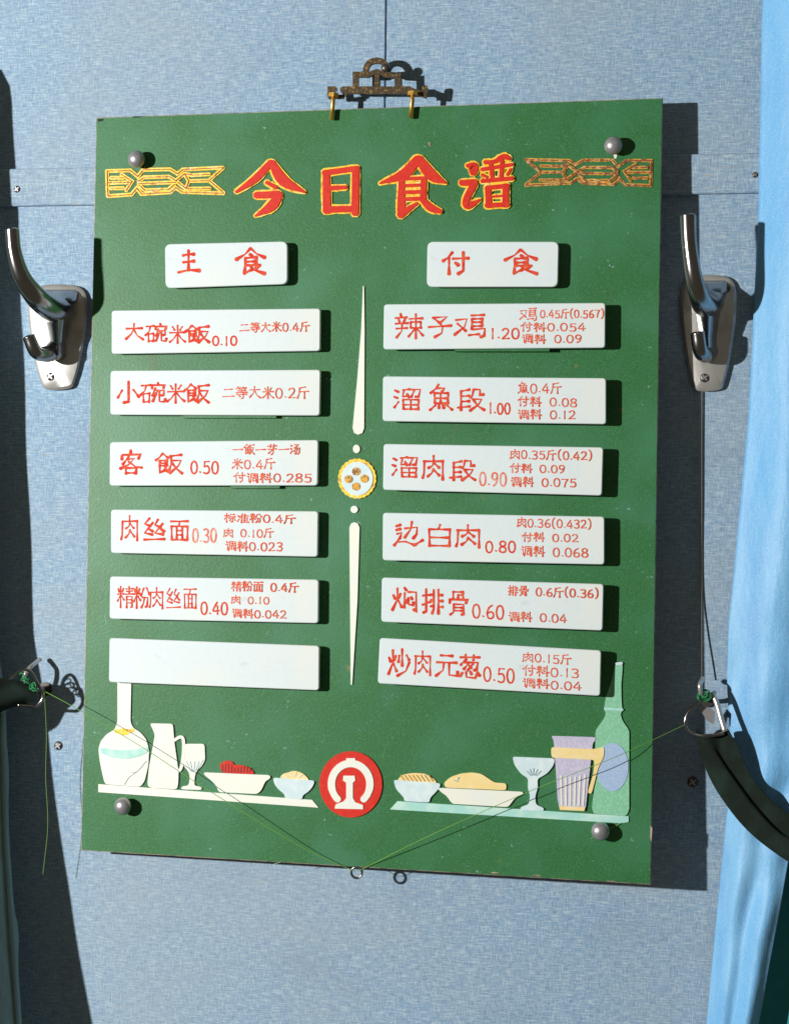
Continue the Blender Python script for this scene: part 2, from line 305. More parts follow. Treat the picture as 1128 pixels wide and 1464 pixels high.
# ---- writing: every character as brush strokes on a 100 x 100 square
MI = "22,0 22,100;2,36 42,34;8,10 14,26;38,8 30,26;20,44 2,70;26,44 44,64"
SHUI = "6,14 20,22;2,44 16,50;20,64 4,90"
HUO = "6,34 14,50;36,26 28,44;22,4 22,50 2,96;24,52 40,84"
G = {
'主': "25,22 50,17 75,18;50,0 50,88;25,52 75,48;3,95 50,86 98,90",
'食': "50,0 32,22 2,42;50,0 70,22 98,38;48,22 56,30;32,38 70,36;32,38 30,92;70,36 70,66;34,51 68,50;34,65 70,64;28,96 55,80;50,66 62,82 98,98;82,64 68,76",
'付': "38,0 20,25 2,40;25,22 25,100;40,30 100,28;78,0 78,85 58,100;50,48 62,60",
'大': "8,28 92,26;48,0 46,30 35,60 5,92;48,35 65,70 98,95",
'碗': "4,15 42,12;24,15 18,40 0,60;12,52 38,50;12,52 14,92;38,50 36,90;14,90 36,88;70,0 72,12;48,14 48,28;48,14 98,14 94,28;60,26 48,62;56,38 70,36 50,88;54,48 62,58;76,38 94,36 92,58 82,60;76,38 76,88 96,90 100,76",
'米': "50,0 50,100;5,42 96,40;22,10 34,28;80,8 66,28;46,48 25,75 2,92;54,48 75,75 98,92",
'飯': "26,2 14,20 0,34;26,2 36,12 48,24;14,34 42,34;42,34 42,60;14,47 42,47;14,60 42,60;14,34 14,92 34,80;34,64 46,88;54,14 98,8;58,14 58,55 48,90;60,36 94,36 84,62 52,96;62,48 78,75 100,98",
'小': "50,0 50,92 28,96;22,40 2,75;72,38 98,72",
'客': "50,0 50,14;10,22 10,38;10,20 92,18 84,36;40,28 12,60;34,40 66,36 40,62 2,78;38,46 70,68 100,72;26,74 28,98;26,74 76,74 72,98;28,96 74,96",
'肉': "50,0 50,25;6,24 94,22;10,24 8,75 2,96;92,22 92,100;50,25 44,42 26,52;50,30 74,50;50,55 44,72 24,88;50,60 76,84",
'丝': "26,0 4,26 30,36;42,18 4,66 40,74;26,50 42,60;66,4 52,30 78,40;88,22 52,66 90,72;76,48 92,60;2,98 96,94",
'面': "5,6 95,4;50,6 46,28;8,30 92,30;8,30 10,98;92,30 90,98;10,96 90,96;36,30 36,96;64,30 64,96;36,52 64,52;36,74 64,74",
'精': MI+";52,12 98,10;56,24 94,22;50,36 100,34;75,0 75,36;58,48 58,100;58,48 92,48 92,96 84,98;60,62 90,62;60,78 90,78",
'粉': MI+";66,6 48,42;80,4 100,38;56,50 90,50 86,90 76,94;70,50 64,75 50,98",
'辣': "22,0 24,12;4,18 44,16;14,24 18,38;36,22 30,38;2,42 46,40;6,60 44,58;26,42 24,70 6,96;52,22 98,20;74,2 74,100;56,36 92,36;56,36 56,58;92,36 92,58;56,57 92,57;72,60 48,92;76,60 100,90",
'子': "18,12 78,8 48,36;20,12 46,34;46,34 60,52 56,80 26,98;2,54 98,48",
'鸡': "6,26 42,22 34,55 2,88;10,40 38,72;56,6 98,4;60,20 92,20;58,20 58,64;92,20 90,50;60,35 90,35;60,50 90,50;58,66 98,62 96,92 84,98;46,88 80,84",
'溜': SHUI+";34,14 60,10;40,14 34,44 56,38;50,28 58,46;64,12 98,10 92,42 80,42;78,12 66,44;36,56 94,56;36,56 38,96;94,56 92,96;36,76 92,76;65,56 65,96;38,95 92,95",
'魚': "42,0 28,18 8,34;34,14 66,14 56,28;24,32 80,32;24,32 26,72;80,32 78,72;50,32 50,72;26,51 78,51;26,71 78,71;28,78 4,98;42,78 42,92;58,78 62,92;72,78 98,98",
'段': "12,20 46,12;14,18 14,98;14,40 44,38;14,62 44,60;0,88 46,82;60,10 56,34 48,44;60,10 84,10 84,32 98,30;54,50 90,50 78,72 46,98;60,56 76,80 100,96",
'边': "6,20 22,14;6,36 22,31;8,52 24,46 18,70;18,70 0,98;6,84 40,82;40,82 72,96;72,96 100,76;60,0 56,30 34,66;36,28 80,22 78,50 66,68",
'白': "52,0 46,20;6,22 96,22;8,22 10,98;94,22 92,98;10,60 92,60;10,96 92,96",
'焖': HUO+";50,0 58,12;52,22 50,84;64,20 96,20 96,98 86,92;60,50 58,66;66,44 68,72 84,74 86,62;76,40 80,50",
'排': "22,0 22,90 8,96;4,28 40,24;2,64 42,50;56,4 56,80 48,100;78,2 78,100;42,24 56,24;42,46 56,46;40,70 56,68;78,24 98,24;78,46 98,46;78,70 100,70",
'骨': "26,4 76,4;26,4 26,36;76,4 74,36;50,18 50,36;50,18 74,18;8,52 10,38;8,38 96,38 90,52;28,56 26,90 10,100;28,56 76,56 76,96 66,98;30,70 74,70;30,84 74,84",
'炒': HUO+";64,0 64,64;50,24 46,50;82,20 94,38;96,46 80,80 42,100",
'元': "24,8 78,8;6,38 96,36;38,38 34,70 2,96;62,38 62,88 98,90 100,72",
'葱': "6,13 96,9;32,0 34,22;68,0 66,22;30,24 10,44;26,34 88,32 82,62 70,64;46,36 24,60;64,36 40,64;50,46 58,56;16,74 4,90;34,72 36,94 76,96 84,80;52,68 58,80;84,70 96,84",
'二': "15,25 85,22;0,85 100,80", '一': "2,54 98,50",
'等': "22,0 8,20;18,10 44,9;28,10 34,22;64,0 54,18;62,10 94,8;74,10 80,22;20,34 82,32;50,24 50,48;2,50 98,47;8,66 94,64;66,54 66,94 50,98;28,74 38,84",
'斤': "72,2 22,12;22,12 18,60 2,98;22,42 98,38;64,42 64,100",
'菜': "5,18 95,14;34,2 34,30;68,0 66,30;8,50 92,46;60,32 58,86 40,98;56,52 14,88",
'汤': SHUI+";44,8 84,6 50,36;40,38 96,36 88,86 72,96;62,40 36,74;78,42 48,96",
'调': "10,6 18,20;2,38 18,36 18,86 28,76;38,8 36,70 28,98;38,8 96,8 96,94 86,98;50,26 84,26;67,14 67,44;48,44 86,44;54,58 54,84;54,58 80,58 80,84;54,82 80,82",
'料': MI+";58,14 68,28;54,40 66,52;46,72 100,62;84,0 84,100",
'标': "2,28 44,26;22,0 22,100;20,32 2,68;24,38 42,56;56,14 92,12;48,40 98,38;74,40 74,92 62,96;60,56 48,82;86,54 98,80",
'准': "6,18 16,34;18,56 2,84;46,0 26,40;38,24 38,100;66,2 72,16;38,24 96,22;40,46 92,46;40,68 92,68;38,92 100,92;66,24 66,92",
'0': "50,0 20,12 6,50 20,88 50,100 80,88 94,50 80,12 50,0",
'1': "50,0 50,100", '2': "8,20 28,3 66,2 84,22 74,46 40,74 6,97;6,97 96,95",
'3': "10,8 50,0 84,14 76,38 40,48;40,48 84,58 86,84 54,100 8,92",
'4': "66,0 4,70 98,68;72,30 72,100", '5': "90,3 24,4;24,4 18,44;18,44 60,38 88,58 84,88 48,100 8,92",
'6': "76,2 34,20 10,58 20,90 52,100 86,88 88,62 56,50 16,62", '7': "4,4 94,4;94,4 60,45 44,100",
'8': "50,0 16,12 20,36 50,47 80,36 84,12 50,0;50,47 12,62 12,90 50,100 88,90 88,62 50,47",
'9': "84,38 50,54 14,40 18,10 50,0 82,10 88,38 70,78 30,100",
'.': "30,86 70,90", '-': "10,56 80,56", '(': "80,-6 30,24 30,76 80,106", ')': "20,-6 70,24 70,76 20,106",
}
WID = {'.': .20, '(': .42, ')': .42, ' ': .5, '1': .45, '-': .5}
def glyph(mb, surf, ch, x0, y0, x1, y1, wd, h, slope=0.0, jit=1.4):
    if G[ch].count(';') > 11: wd *= .84
    for st in G[ch].split(';'):
        P = [tuple(map(float, t.split(','))) for t in st.split()]
        n = len(P)
        jx, jy = random.uniform(-jit, jit), random.uniform(-jit, jit)
        if n > 2 and ch not in '面白肉': P = spline(P, 3) if ch in '023456789()' else P
        n = len(P); out = []
        L = [0]
        for i in range(1, n): L.append(L[-1]+math.hypot(P[i][0]-P[i-1][0], P[i][1]-P[i-1][1]))
        for i, (gx, gy) in enumerate(P):
            t = L[i]/max(L[-1], 1e-6)
            if ch in '0123456789.-()': k = 1.0
            else: k = 1.05 - .55*math.sin(math.pi*min(t*1.15, 1)) + .35*max(0, t-.7)/.3
            if ch == '边' and (gy > 80 and gx > 38): k = 1.5 if 60 < gx < 80 else .8
            X = x0+(x1-x0)*(gx+jx)/100; Y = y0+(y1-y0)*(gy+jy)/100+slope*(X-x0)
            out.append((X, Y, wd*k*random.uniform(.9, 1.1)))
        # add points so that the swelling shows on straight strokes
        if len(out) == 2 and L[-1] > 20:
            a, b = out; out = [a, (a[0]*.5+b[0]*.5, a[1]*.5+b[1]*.5, wd*.62), b]
        mb.cnt = getattr(mb, 'cnt', 0)+1
        mb.stroke(surf, out, h+0.000012*(mb.cnt % 60))
def line(mb, surf, text, x0, y0, x1, y1, wd, h, slope):
    ws = [WID.get(c, .62 if c.isdigit() else 1.0) for c in text]
    tot = sum(ws)+.15*(len(text)-1); u = (x1-x0)/tot; x = x0
    for c, k in zip(text, ws):
        if c != ' ':
            H = y1-y0; yy0 = y0+slope*(x-x0)+random.uniform(-.5, .5)
            dh = H*.14 if c.isdigit() or c == '.' else 0
            glyph(mb, surf, c, x, yy0+dh, x+u*k, yy0+H-dh*.2, wd, h, slope)
        x += u*(k+.15)

# ---- plates hung on the board
HL, HR = 0.0085, 0.0120
plates = [
 # corners TL TR BR BL, front height, bracket x-range, chars, price, notes, faded, label
 ([(236, 349), (411, 345), (411, 406), (237, 412)], HL, None, [('主', 254, 358.6, 286, 391.4), ('食', 337, 355.6, 380, 393)], None, [], 'short white heading plate above the left column with two wide-set red characters'),
 ([(160, 444), (458, 441), (457.5, 501.5), (160, 506)], HL, None, [('大', 179, 463, 206, 487), ('碗', 208.5, 463, 238.5, 491), ('米', 242, 465, 266, 491), ('飯', 266, 465, 299, 490.5)], ('0.10', 304, 479, 339, 494.6, 0), [('二等大米0.4斤', 343, 461, 442, 475)], 'white dish plate priced 0.10, first below the left heading plate'),
 ([(158.5, 530), (458, 528.6), (457, 594), (158, 593)], HL, (262, 395), [('小', 168, 545, 200, 576.5), ('碗', 201, 546.6, 236.5, 578), ('米', 238.5, 548.6, 264.5, 576), ('飯', 264.5, 548.6, 299, 576.5)], None, [('二等大米0.2斤', 318.5, 553, 441, 570)], 'white dish plate without a price, its single note ending in 0.2'),
 ([(157.7, 632), (455, 629), (454, 694), (157, 694.4)], HL, (330, 400), [('客', 172, 643.5, 203, 678), ('飯', 223, 648, 261, 678)], ('0.50', 273, 657, 312.5, 678, 0), [('一飯一菜一汤', 333, 635, 429, 650), ('米0.4斤', 332, 656, 393, 671), ('付调料0.285', 334, 676, 445, 690)], 'white left-column dish plate with two large characters and the price 0.50'),
 ([(159, 728.5), (455, 731), (454, 796), (159, 790.6)], HL, None, [('肉', 173.5, 737, 198.3, 772.6), ('丝', 206, 741, 237.3, 772), ('面', 243, 743.5, 270.6, 772.5)], ('0.30', 275.6, 752.7, 309.6, 776, 1), [('标准粉0.4斤', 321, 734, 422, 747), ('肉 0.10斤', 320, 755, 391, 768), ('调料0.023', 323, 773, 404, 787)], 'white dish plate whose price 0.30 has faded to pale pink'),
 ([(157.7, 824), (455.5, 828.7), (455, 891), (157, 884.6)], HL, None, [('精', 168, 838, 191, 868.7), ('粉', 191, 838.6, 214, 869.5), ('肉', 214, 840, 234.6, 870), ('丝', 238.4, 841, 258.7, 869.5), ('面', 262.5, 841, 282, 870)], ('0.40', 287.4, 858, 325.8, 879, 0), [('精粉面 0.4斤', 331, 831, 426, 845), ('肉 0.10', 331, 851, 385, 863), ('调料0.042', 332, 870, 409, 883)], 'white dish plate with five crowded characters and the price 0.40'),
 ([(157, 912), (456.5, 923.4), (456, 987), (156, 975.2)], HL, None, [], None, [], 'blank white plate without writing above the carafe picture'),
 ([(611, 345.5), (798.5, 345.5), (797, 410), (610, 410)], 0.0095, None, [('付', 632, 360.5, 670, 391.7), ('食', 721, 356.6, 767.7, 392.7)], None, [], 'short white heading plate above the right column with two wide-set red characters'),
 ([(549, 435), (865, 433), (864.6, 497), (548, 499.5)], HR, (650, 785), [('辣', 564, 448, 605, 484), ('子', 612, 450.5, 646, 482.5), ('鸡', 649.4, 449, 693.5, 483)], ('1.20', 700, 467, 742, 485, 0), [('鸡', 742, 440, 767, 459), ('0.45斤(0.567)', 772, 442, 863, 455), ('付料0.054', 744, 461, 836, 474), ('调料 0.09', 746, 478, 831, 491)], 'white dish plate priced 1.20, first below the right heading plate'),
 ([(547.5, 538), (866, 540.6), (866, 606.3), (547, 602)], HR, None, [('溜', 562, 553, 601, 586), ('魚', 613, 550, 647, 586.7), ('段', 653.7, 553, 691.7, 587.5)], ('1.00', 698, 573.7, 729, 592, 0), [('魚0.4斤', 740, 546, 802, 562), ('付料 0.08', 740, 567, 824, 581), ('调料 0.12', 740, 585, 822, 599)], 'white dish plate with the price 1.00, second below the right heading plate'),
 ([(548.5, 634.6), (862, 639.6), (860, 708.4), (547.5, 700.3)], HR, None, [('溜', 560, 650.5, 597.5, 682.5), ('肉', 603.6, 651, 635.6, 685), ('段', 643, 655, 679, 687)], ('0.90', 685, 672, 723.7, 694.6, 1), [('肉0.35斤(0.42)', 729, 642, 846, 656), ('付料 0.09', 729, 662, 807, 675), ('调料 0.075', 730, 681, 823, 695)], 'white dish plate with the price 0.90, starting with a crowded water character'),
 ([(547.5, 733), (863.6, 738.7), (863.6, 807), (547, 801)], HR, None, [('边', 564, 745, 604.5, 780), ('白', 611, 750, 645, 781), ('肉', 651, 750, 687.4, 782.5)], ('0.80', 694, 771, 736.7, 790, 0), [('肉0.36(0.432)', 739, 740, 845, 754), ('付料 0.02', 746, 761, 826, 774), ('调料 0.068', 745, 780, 840, 795)], 'white dish plate with the price 0.80, between the 0.90 and 0.60 plates'),
 ([(546, 825.6), (862.5, 835), (861, 901.5), (545, 889)], HR, None, [('焖', 560, 839, 596, 873.4), ('排', 602.7, 841.4, 633, 877), ('骨', 640, 844, 669, 878.6)], ('0.60', 675, 860.4, 720, 883.8, 0), [('排骨 0.6斤(0.36)', 726, 837, 855, 851), ('调料 0.04', 727, 874, 809, 888)], 'white dish plate with the price 0.60 and only two lines of notes'),
 ([(543, 912), (859, 930), (857.5, 995), (540, 977)], HR, None, [('炒', 554.5, 927, 586.5, 965), ('肉', 591.7, 929.7, 616.7, 965), ('元', 622, 934, 654, 967.7), ('葱', 655.6, 935, 686.7, 970)], ('0.50', 691, 950.4, 735, 974.6, 0), [('肉0.15斤', 747, 932, 816, 946), ('付料0.13', 747, 950, 827, 965), ('调料0.04', 747, 969, 830, 983)], 'white right-column dish plate with the price 0.50, lowest, above the picture of dishes'),
]
for q, h, br, chars, price, notes, label in plates:
    cx = sum(p[0] for p in q)/4; cy = sum(p[1] for p in q)/4
    t = thing('name_plate', BOARD.pt(cx, cy, h-0.003), label, 'menu plate', 'white plates hung on the menu board')
    m = MB(); m.prism(BOARD, rounded(q, 9 if not notes and chars else 5), h-0.0034, h, 0.0005)
    smooth_angle(m.build('slab', 'plate', t), 30)
    sl = ((q[1][1]-q[0][1])/(q[1][0]-q[0][0])+(q[2][1]-q[3][1])/(q[2][0]-q[3][0]))/2
    for c, x0, y0, x1, y1 in chars:
        m = MB(); glyph(m, BOARD, c, x0, y0, x1, y1, 4.3 if not notes else min(3.5, .112*(x1-x0)), h+0.0001, sl); m.build('character', 'ink', t)
    if price:
        s, x0, y0, x1, y1, fd = price
        m = MB(); line(m, BOARD, s, x0, y0, x1, y1, 2.5, h+0.0001, sl); m.build('price', 'ink_faint' if fd else 'ink', t, label='price in faded pink digits' if fd else None)
    for k, (s, x0, y0, x1, y1) in enumerate(notes):
        m = MB(); line(m, BOARD, s, x0, y0, x1, y1, 1.75, h+0.0001, sl); m.build('ingredient_note', 'ink_small', t)
    # rail that the plate hangs on (a part of the board)
    xa, xb = br if br else (cx-40, cx+40)
    yb = (q[2][1]*(xa+xb-2*q[3][0])+q[3][1]*(2*q[2][0]-xa-xb))/(2*(q[2][0]-q[3][0]))
    m = MB(); e = 4.0 if br else -3
    m.prism(BOARD, [(xa, yb-14), (xb, yb-14), (xb, yb+e), (xa, yb+e)], 0.0, h-0.0040)
    m.build('plate_holder', 'green' if br else 'screw', board)

# ---- title characters: gold relief with red faces
def tchar(origin, sc, strokes, label):
    g, r = MB(), MB()
    for i, st in enumerate(strokes):
        P = [(origin[0]+x/sc, origin[1]+y/sc, wd/sc) for x, y, wd in st]
        P = [(x, y, wd*1.12) for x, y, wd in P]
        P = spline(P, 4 if len(P) > 2 else 6)
        g.stroke(BOARD, [(x+random.uniform(-.35, .35), y+random.uniform(-.35, .35), max(wd+random.uniform(3.2, 5.4), 4.2)) for x, y, wd in P], 0.0010+i*.00003, -0.0001)
        r.stroke(BOARD, [(x, y, max(wd-.2, .8)) for x, y, wd in P], 0.0018+i*.00003, 0.0005)
    o = g.build('title_character', 'gold', board); o['label'] = label
    FR[o.name] = FR[board.name]; r.build('red_face', 'red', o)
tchar((320, 200), 4.7, [[(318, 150, 40), (210, 262, 44), (82, 350, 16)], [(320, 150, 40), (400, 275, 66), (545, 352, 12)],
      [(285, 285, 20), (350, 318, 26)], [(215, 372, 40), (370, 366, 46)], [(372, 366, 46), (320, 445, 60), (210, 512, 10)]], 'leftmost red title character under a pitched stroke')
tchar((320, 200), 4.7, [[(688, 220, 42), (692, 480, 50)], [(672, 222, 36), (900, 190, 32)], [(885, 190, 44), (882, 495, 44)],
      [(690, 468, 42), (885, 462, 36)], [(705, 325, 30), (820, 318, 24)]], 'boxy red title character')
tchar((530, 200), 4.7, [[(318, 125, 50), (220, 230, 60), (60, 292, 10)], [(318, 125, 50), (410, 240, 66), (505, 290, 10)],
      [(215, 262, 22), (365, 255, 22)], [(205, 270, 34), (205, 480, 52)], [(355, 262, 34), (350, 400, 40)], [(215, 308, 22), (350, 302, 20)],
      [(215, 352, 24), (350, 348, 24)], [(225, 398, 24), (345, 394, 26)], [(195, 505, 46), (310, 425, 18)], [(345, 402, 34), (400, 455, 46), (470, 482, 26)]], 'red title character under a peaked roof')
tchar((530, 200), 4.7, [[(645, 172, 22), (690, 180, 52), (685, 225, 40)], [(605, 288, 36), (700, 286, 44)], [(690, 300, 42), (640, 400, 40), (655, 440, 46), (735, 400, 10)],
      [(765, 150, 26), (830, 145, 26), (890, 112, 34), (930, 125, 26)], [(745, 198, 24), (950, 165, 22)], [(803, 150, 24), (815, 262, 24)], [(880, 140, 24), (874, 258, 24)],
      [(745, 232, 16), (780, 250, 16)], [(940, 195, 16), (915, 235, 16)], [(745, 276, 26), (950, 258, 26)], [(785, 318, 36), (792, 445, 38)], [(905, 305, 38), (903, 440, 38)],
      [(780, 322, 28), (920, 308, 28)], [(800, 382, 14), (895, 375, 14)], [(775, 440, 30), (920, 434, 30)]], 'rightmost red title character with a crowded right half')

# ---- patterned bands beside the title
BAND = [[(75, 205), (278, 200), (340, 252), (385, 195), (615, 190), (675, 228), (722, 192), (1068, 176)],
        [(85, 418), (288, 404), (332, 350), (372, 400), (620, 385), (662, 345), (715, 382), (1072, 394)],
        [(80, 202), (86, 418)], [(1068, 176), (945, 285), (1072, 394)], [(200, 232), (292, 292), (240, 372)], [(110, 262), (222, 262)], [(110, 352), (222, 350)], [(88, 306), (270, 300)],
        [(345, 292), (395, 258), (605, 252), (668, 290)], [(345, 312), (660, 300)], [(350, 325), (400, 368), (600, 362), (650, 318)],
        [(660, 290), (735, 228), (800, 240), (950, 232)], [(680, 300), (745, 352), (800, 355), (955, 352)], [(735, 228), (775, 292), (745, 352)], [(790, 290), (938, 286)]]
for side in (0, 1):
    g, r = MB(), MB(); k = 0
    for st in BAND:
        P = []
        for x, y in st:
            if side == 0: X, Y = 140+x/5.937, 210+y/5.937
            else:
                X = 931-(x-78)/1000*182; Y = 227+(y-190)/5.937 + (x-78)/1000*3.5
            P.append((X, Y, 5.4 if side == 0 else 4.6))
        k += 1
        g.stroke(BOARD, P, 0.0006+k*.00002, -0.0001)
        r.stroke(BOARD, [(x, y, 1.2 if side == 0 else 1.7) for x, y, _ in P], 0.00105+k*.00002)
    o = g.build('title_band', 'gold' if side == 0 else 'gold_dark', board)
    o['label'] = 'bright gold interlaced band left of the title' if side == 0 else 'tarnished brown gold interlaced band right of the title'
    FR[o.name] = FR[board.name]; r.build('groove_line', 'gold_groove', o)

# ---- the column divider
T = 0.0012
ROUND = {'carafe_cutout', 'carafe_liquid', 'carafe_collar', 'jug_cutout', 'goblet_cutout', 'dish_cutout', 'red_food', 'rice_bowl_cutout', 'rice_heap', 'noodle_bowl_cutout', 'noodles', 'fish', 'fish_dish_cutout', 'coupe_glass_cutout', 'bottle_cutout', 'tumbler_cutout', 'tumbler_band'}
def flat(name, mname, poly, h1=T, h0=-0.0001, parent=None, label=None, bev=0):
    if name in ROUND:
        for _ in range(2):
            q = []
            for i in range(len(poly)):
                a, b = poly[i], poly[(i+1) % len(poly)]; l = math.hypot(b[0]-a[0], b[1]-a[1]); k = min(.25, 2.2/max(l, .1))
                q += [(a[0]+(b[0]-a[0])*k, a[1]+(b[1]-a[1])*k), (b[0]-(b[0]-a[0])*k, b[1]-(b[1]-a[1])*k)]
            poly = q
    m = MB(); m.prism(BOARD, poly, h0, h1, bev); o = m.build(name, mname, parent or board, label=label)
    FR[o.name] = FR[board.name]; return o
flat('divider_needle', 'white', [(519, 409), (520.5, 409), (521.2, 470), (520.6, 612), (518, 619), (512, 621.5), (506.5, 619), (504.2, 612), (511, 540), (516.5, 470)])
flat('divider_needle', 'white', [(506.7, 746.5), (511.5, 748.5), (514, 754), (511, 860), (503.5, 979), (501.5, 979), (500.5, 860), (499.6, 754), (502, 748.5)])
flat('divider_dot', 'white', oval(509.6, 641.8, 5, 6, 20)); flat('divider_dot', 'white', oval(506.4, 728.3, 5.2, 5.2, 20))
md = flat('medallion', 'gold', [(510.6+(26.5+1.1*(i % 2))*math.cos(i*math.pi/24), 684.3+(28+1.1*(i % 2))*math.sin(i*math.pi/24)) for i in range(48)])
flat('medallion_disc', 'paleblue', oval(510.6, 684.3, 22.5, 24, 40), T+.0006, T-.0002, md)
for x, y in ((509.2, 674), (498.3, 685), (521, 684.3), (509.2, 695.6)):
    flat('medallion_boss', 'gold_dark', oval(x, y, 6, 5.8, 20), T+.0010, T+.0004, md)

# ---- round red emblem
em = flat('emblem', 'red', oval(501.5, 1121.5, 44.8, 47.3, 56), T)
FRB = FR[board.name]
cx, cy = 501.4, 1121.0
arc = []
for i in range(31):
    a = math.radians(130+(410-130)*i/30)
    arc.append((cx+27.5*math.cos(a), cy+29.5*math.sin(a), 10.5 if 3 < i < 27 else 9.5))
m = MB(); m.stroke(BOARD, arc, T+.0006, T-.0002); m.prism(BOARD, [(495, 1084), (508, 1084), (507.5, 1090), (513, 1094), (490, 1094), (495.5, 1090)], T-.0002, T+.00063)
m.build('emblem_arch', 'white', em)
m = MB(); m.prism(BOARD, [(491, 1109), (507, 1109), (508, 1116), (504.5, 1119), (504.5, 1141), (508, 1147), (519, 1151), (519, 1157), (478.5, 1156), (480, 1150), (491, 1146), (495, 1141), (495, 1119), (490.5, 1116)], T-.0002, T+.0006)
m.build('emblem_rail', 'white', em)

# ---- cut-out pictures of food and drink along the foot of the board
def ZL(pts): return [(100+x/2.968, 960+y/2.968) for x, y in pts]
def ZR(pts): return [(530+x/2.623, 930+y/2.623) for x, y in pts]
def lines(name, mname, strokes, conv, wd, h, parent):
    m = MB()
    for i, st in enumerate(strokes):
        P = conv(st); m.stroke(BOARD, [(x, y, wd) for x, y in P], h+i*.00002)
    o = m.build(name, mname, parent); return o
H2, H3 = T+.0004, T+.0008
flat('shelf_cutout', 'white', ZL([(122, 478), (1028, 545), (1055, 578), (122, 512)]), T-.0003)
o = flat('carafe_cutout', 'white', ZL([(203, 20), (262, 20), (258, 215), (270, 240), (300, 258), (325, 288), (337, 335), (333, 400), (318, 465), (300, 490), (150, 478), (140, 440), (128, 380), (122, 330), (132, 295), (158, 265), (190, 248), (203, 215)]), T)
flat('carafe_liquid', 'teal', ZL([(130, 322), (180, 331), (235, 334), (290, 328), (333, 318), (330, 345), (290, 362), (235, 373), (180, 366), (135, 348)]), H2, T-.0001, o)
flat('carafe_collar', 'gold', ZL([(197, 240), (212, 246), (230, 240), (250, 247), (270, 240), (276, 254), (255, 262), (235, 273), (215, 266), (195, 262), (188, 255)]), H2, T-.0001, o)
lines('crack_line', 'greyline', [[(325, 380), (300, 410), (285, 425), (250, 450)], [(250, 450), (232, 480)], [(285, 425), (262, 430)]], ZL, .8, H2, o)
o = flat('jug_cutout', 'white', ZL([(340, 220), (438, 222), (444, 300), (462, 430), (460, 478), (455, 500), (345, 494), (330, 484), (336, 410), (362, 268), (350, 240)]), T+.0002)
m = MB(); m.stroke(BOARD, [(x, y, 4.4) for x, y in ZL(spline([(444, 292), (468, 278), (482, 290), (482, 350), (472, 410), (456, 425)], 4))], T+.0001, -.0001); m.build('jug_handle', 'white', o)
o = flat('goblet_cutout', 'white', ZL([(487, 307), (572, 307), (575, 375), (560, 402), (537, 424), (530, 450), (528, 485), (560, 490), (560, 503), (473, 500), (475, 488), (505, 484), (510, 450), (505, 425), (484, 402), (479, 385), (483, 350)]), T)
lines('facet_line', 'paleblue', [[(492, 380), (515, 425)], [(510, 382), (520, 425)], [(530, 382), (525, 425)], [(548, 382), (532, 422)], [(565, 375), (540, 418)]], ZL, 1.2, H2, o)
o = flat('dish_cutout', 'white', ZL([(568, 428), (850, 440), (850, 455), (830, 465), (812, 505), (795, 520), (632, 512), (622, 485), (600, 462), (572, 440)]), H2)
flat('red_food', 'red', ZL([(635, 404), (642, 388), (662, 378), (690, 381), (698, 398), (715, 396), (745, 400), (772, 414), (785, 436), (650, 430)]), T, -.0001, o)
lines('hatch_line', 'darkred', [[(648+i*13, 392 if i < 4 else 402+abs(i-7)*3), (646+i*13, 428)] for i in range(10)], ZL, 1.2, H2-.0001, o)
o = flat('rice_bowl_cutout', 'paleblue', ZL([(862, 450), (1040, 463), (1030, 490), (1010, 512), (988, 525), (985, 545), (912, 537), (912, 522), (885, 500), (868, 478)]), H2)
flat('rice_heap', 'yellow', ZL([(890, 453), (903, 434), (930, 428), (945, 421), (968, 424), (992, 434), (1018, 462)]), T, -.0001, o)
lines('grain_line', 'white', [[(905, 440), (925, 448)], [(930, 432), (950, 446)], [(960, 428), (955, 444)], [(985, 438), (972, 450)]], ZL, 1.2, H2, o)

flat('shelf_cutout', 'teal', ZR([(100, 565), (966, 622), (966, 643), (940, 648), (72, 596)]), T-.0003)
o = flat('noodle_bowl_cutout', 'paleblue', ZR([(85, 485), (262, 498), (256, 518), (222, 553), (220, 570), (125, 565), (125, 552), (95, 520)]), H2)
flat('noodles', 'yellow', ZR([(98, 487), (118, 466), (160, 459), (205, 462), (240, 484), (248, 498)]), T, -.0001, o)
lines('noodle_line', 'ochre', [[(112+i*15, 468), (128+i*15, 490)] for i in range(8)], ZR, 1.6, H2-.0001, o)
o = flat('fish_dish_cutout', 'white', ZR([(250, 515), (570, 530), (570, 540), (540, 553), (515, 587), (305, 575), (284, 545), (262, 530)]), H2)
flat('fish', 'yellow', ZR([(273, 497), (298, 475), (335, 462), (378, 457), (415, 463), (440, 480), (465, 496), (508, 498), (508, 524), (280, 514)]), T, -.0001, o)
lines('fish_eye', 'greyline', [[(312, 488), (326, 490)], [(330, 476), (326, 484)]], ZR, 1.6, H2, o)
o = flat('coupe_glass_cutout', 'paleblue', ZR([(530, 398), (690, 405), (684, 432), (662, 460), (640, 473), (624, 482), (626, 515), (616, 545), (618, 578), (648, 590), (648, 602), (560, 598), (562, 587), (592, 578), (597, 545), (588, 515), (590, 480), (562, 462), (540, 432)]), H2)
lines('facet_line', 'greyline', [[(585, 452), (600, 470)], [(596, 445), (604, 468)], [(610, 442), (609, 468)], [(625, 445), (614, 468)], [(637, 452), (619, 470)]], ZR, .9, H3, o)
o = flat('bottle_cutout', 'bottle', ZR([(918, 48), (940, 44), (944, 60), (938, 130), (940, 205), (944, 225), (935, 236), (942, 262), (968, 300), (968, 600), (955, 622), (835, 612), (828, 590), (840, 500), (842, 300), (872, 258), (882, 236), (874, 222), (880, 176), (900, 120)]), T)
flat('bottle_label', 'bluelabel', ZR(oval(905, 437, 60, 91, 36)), H2, T-.0001, o)
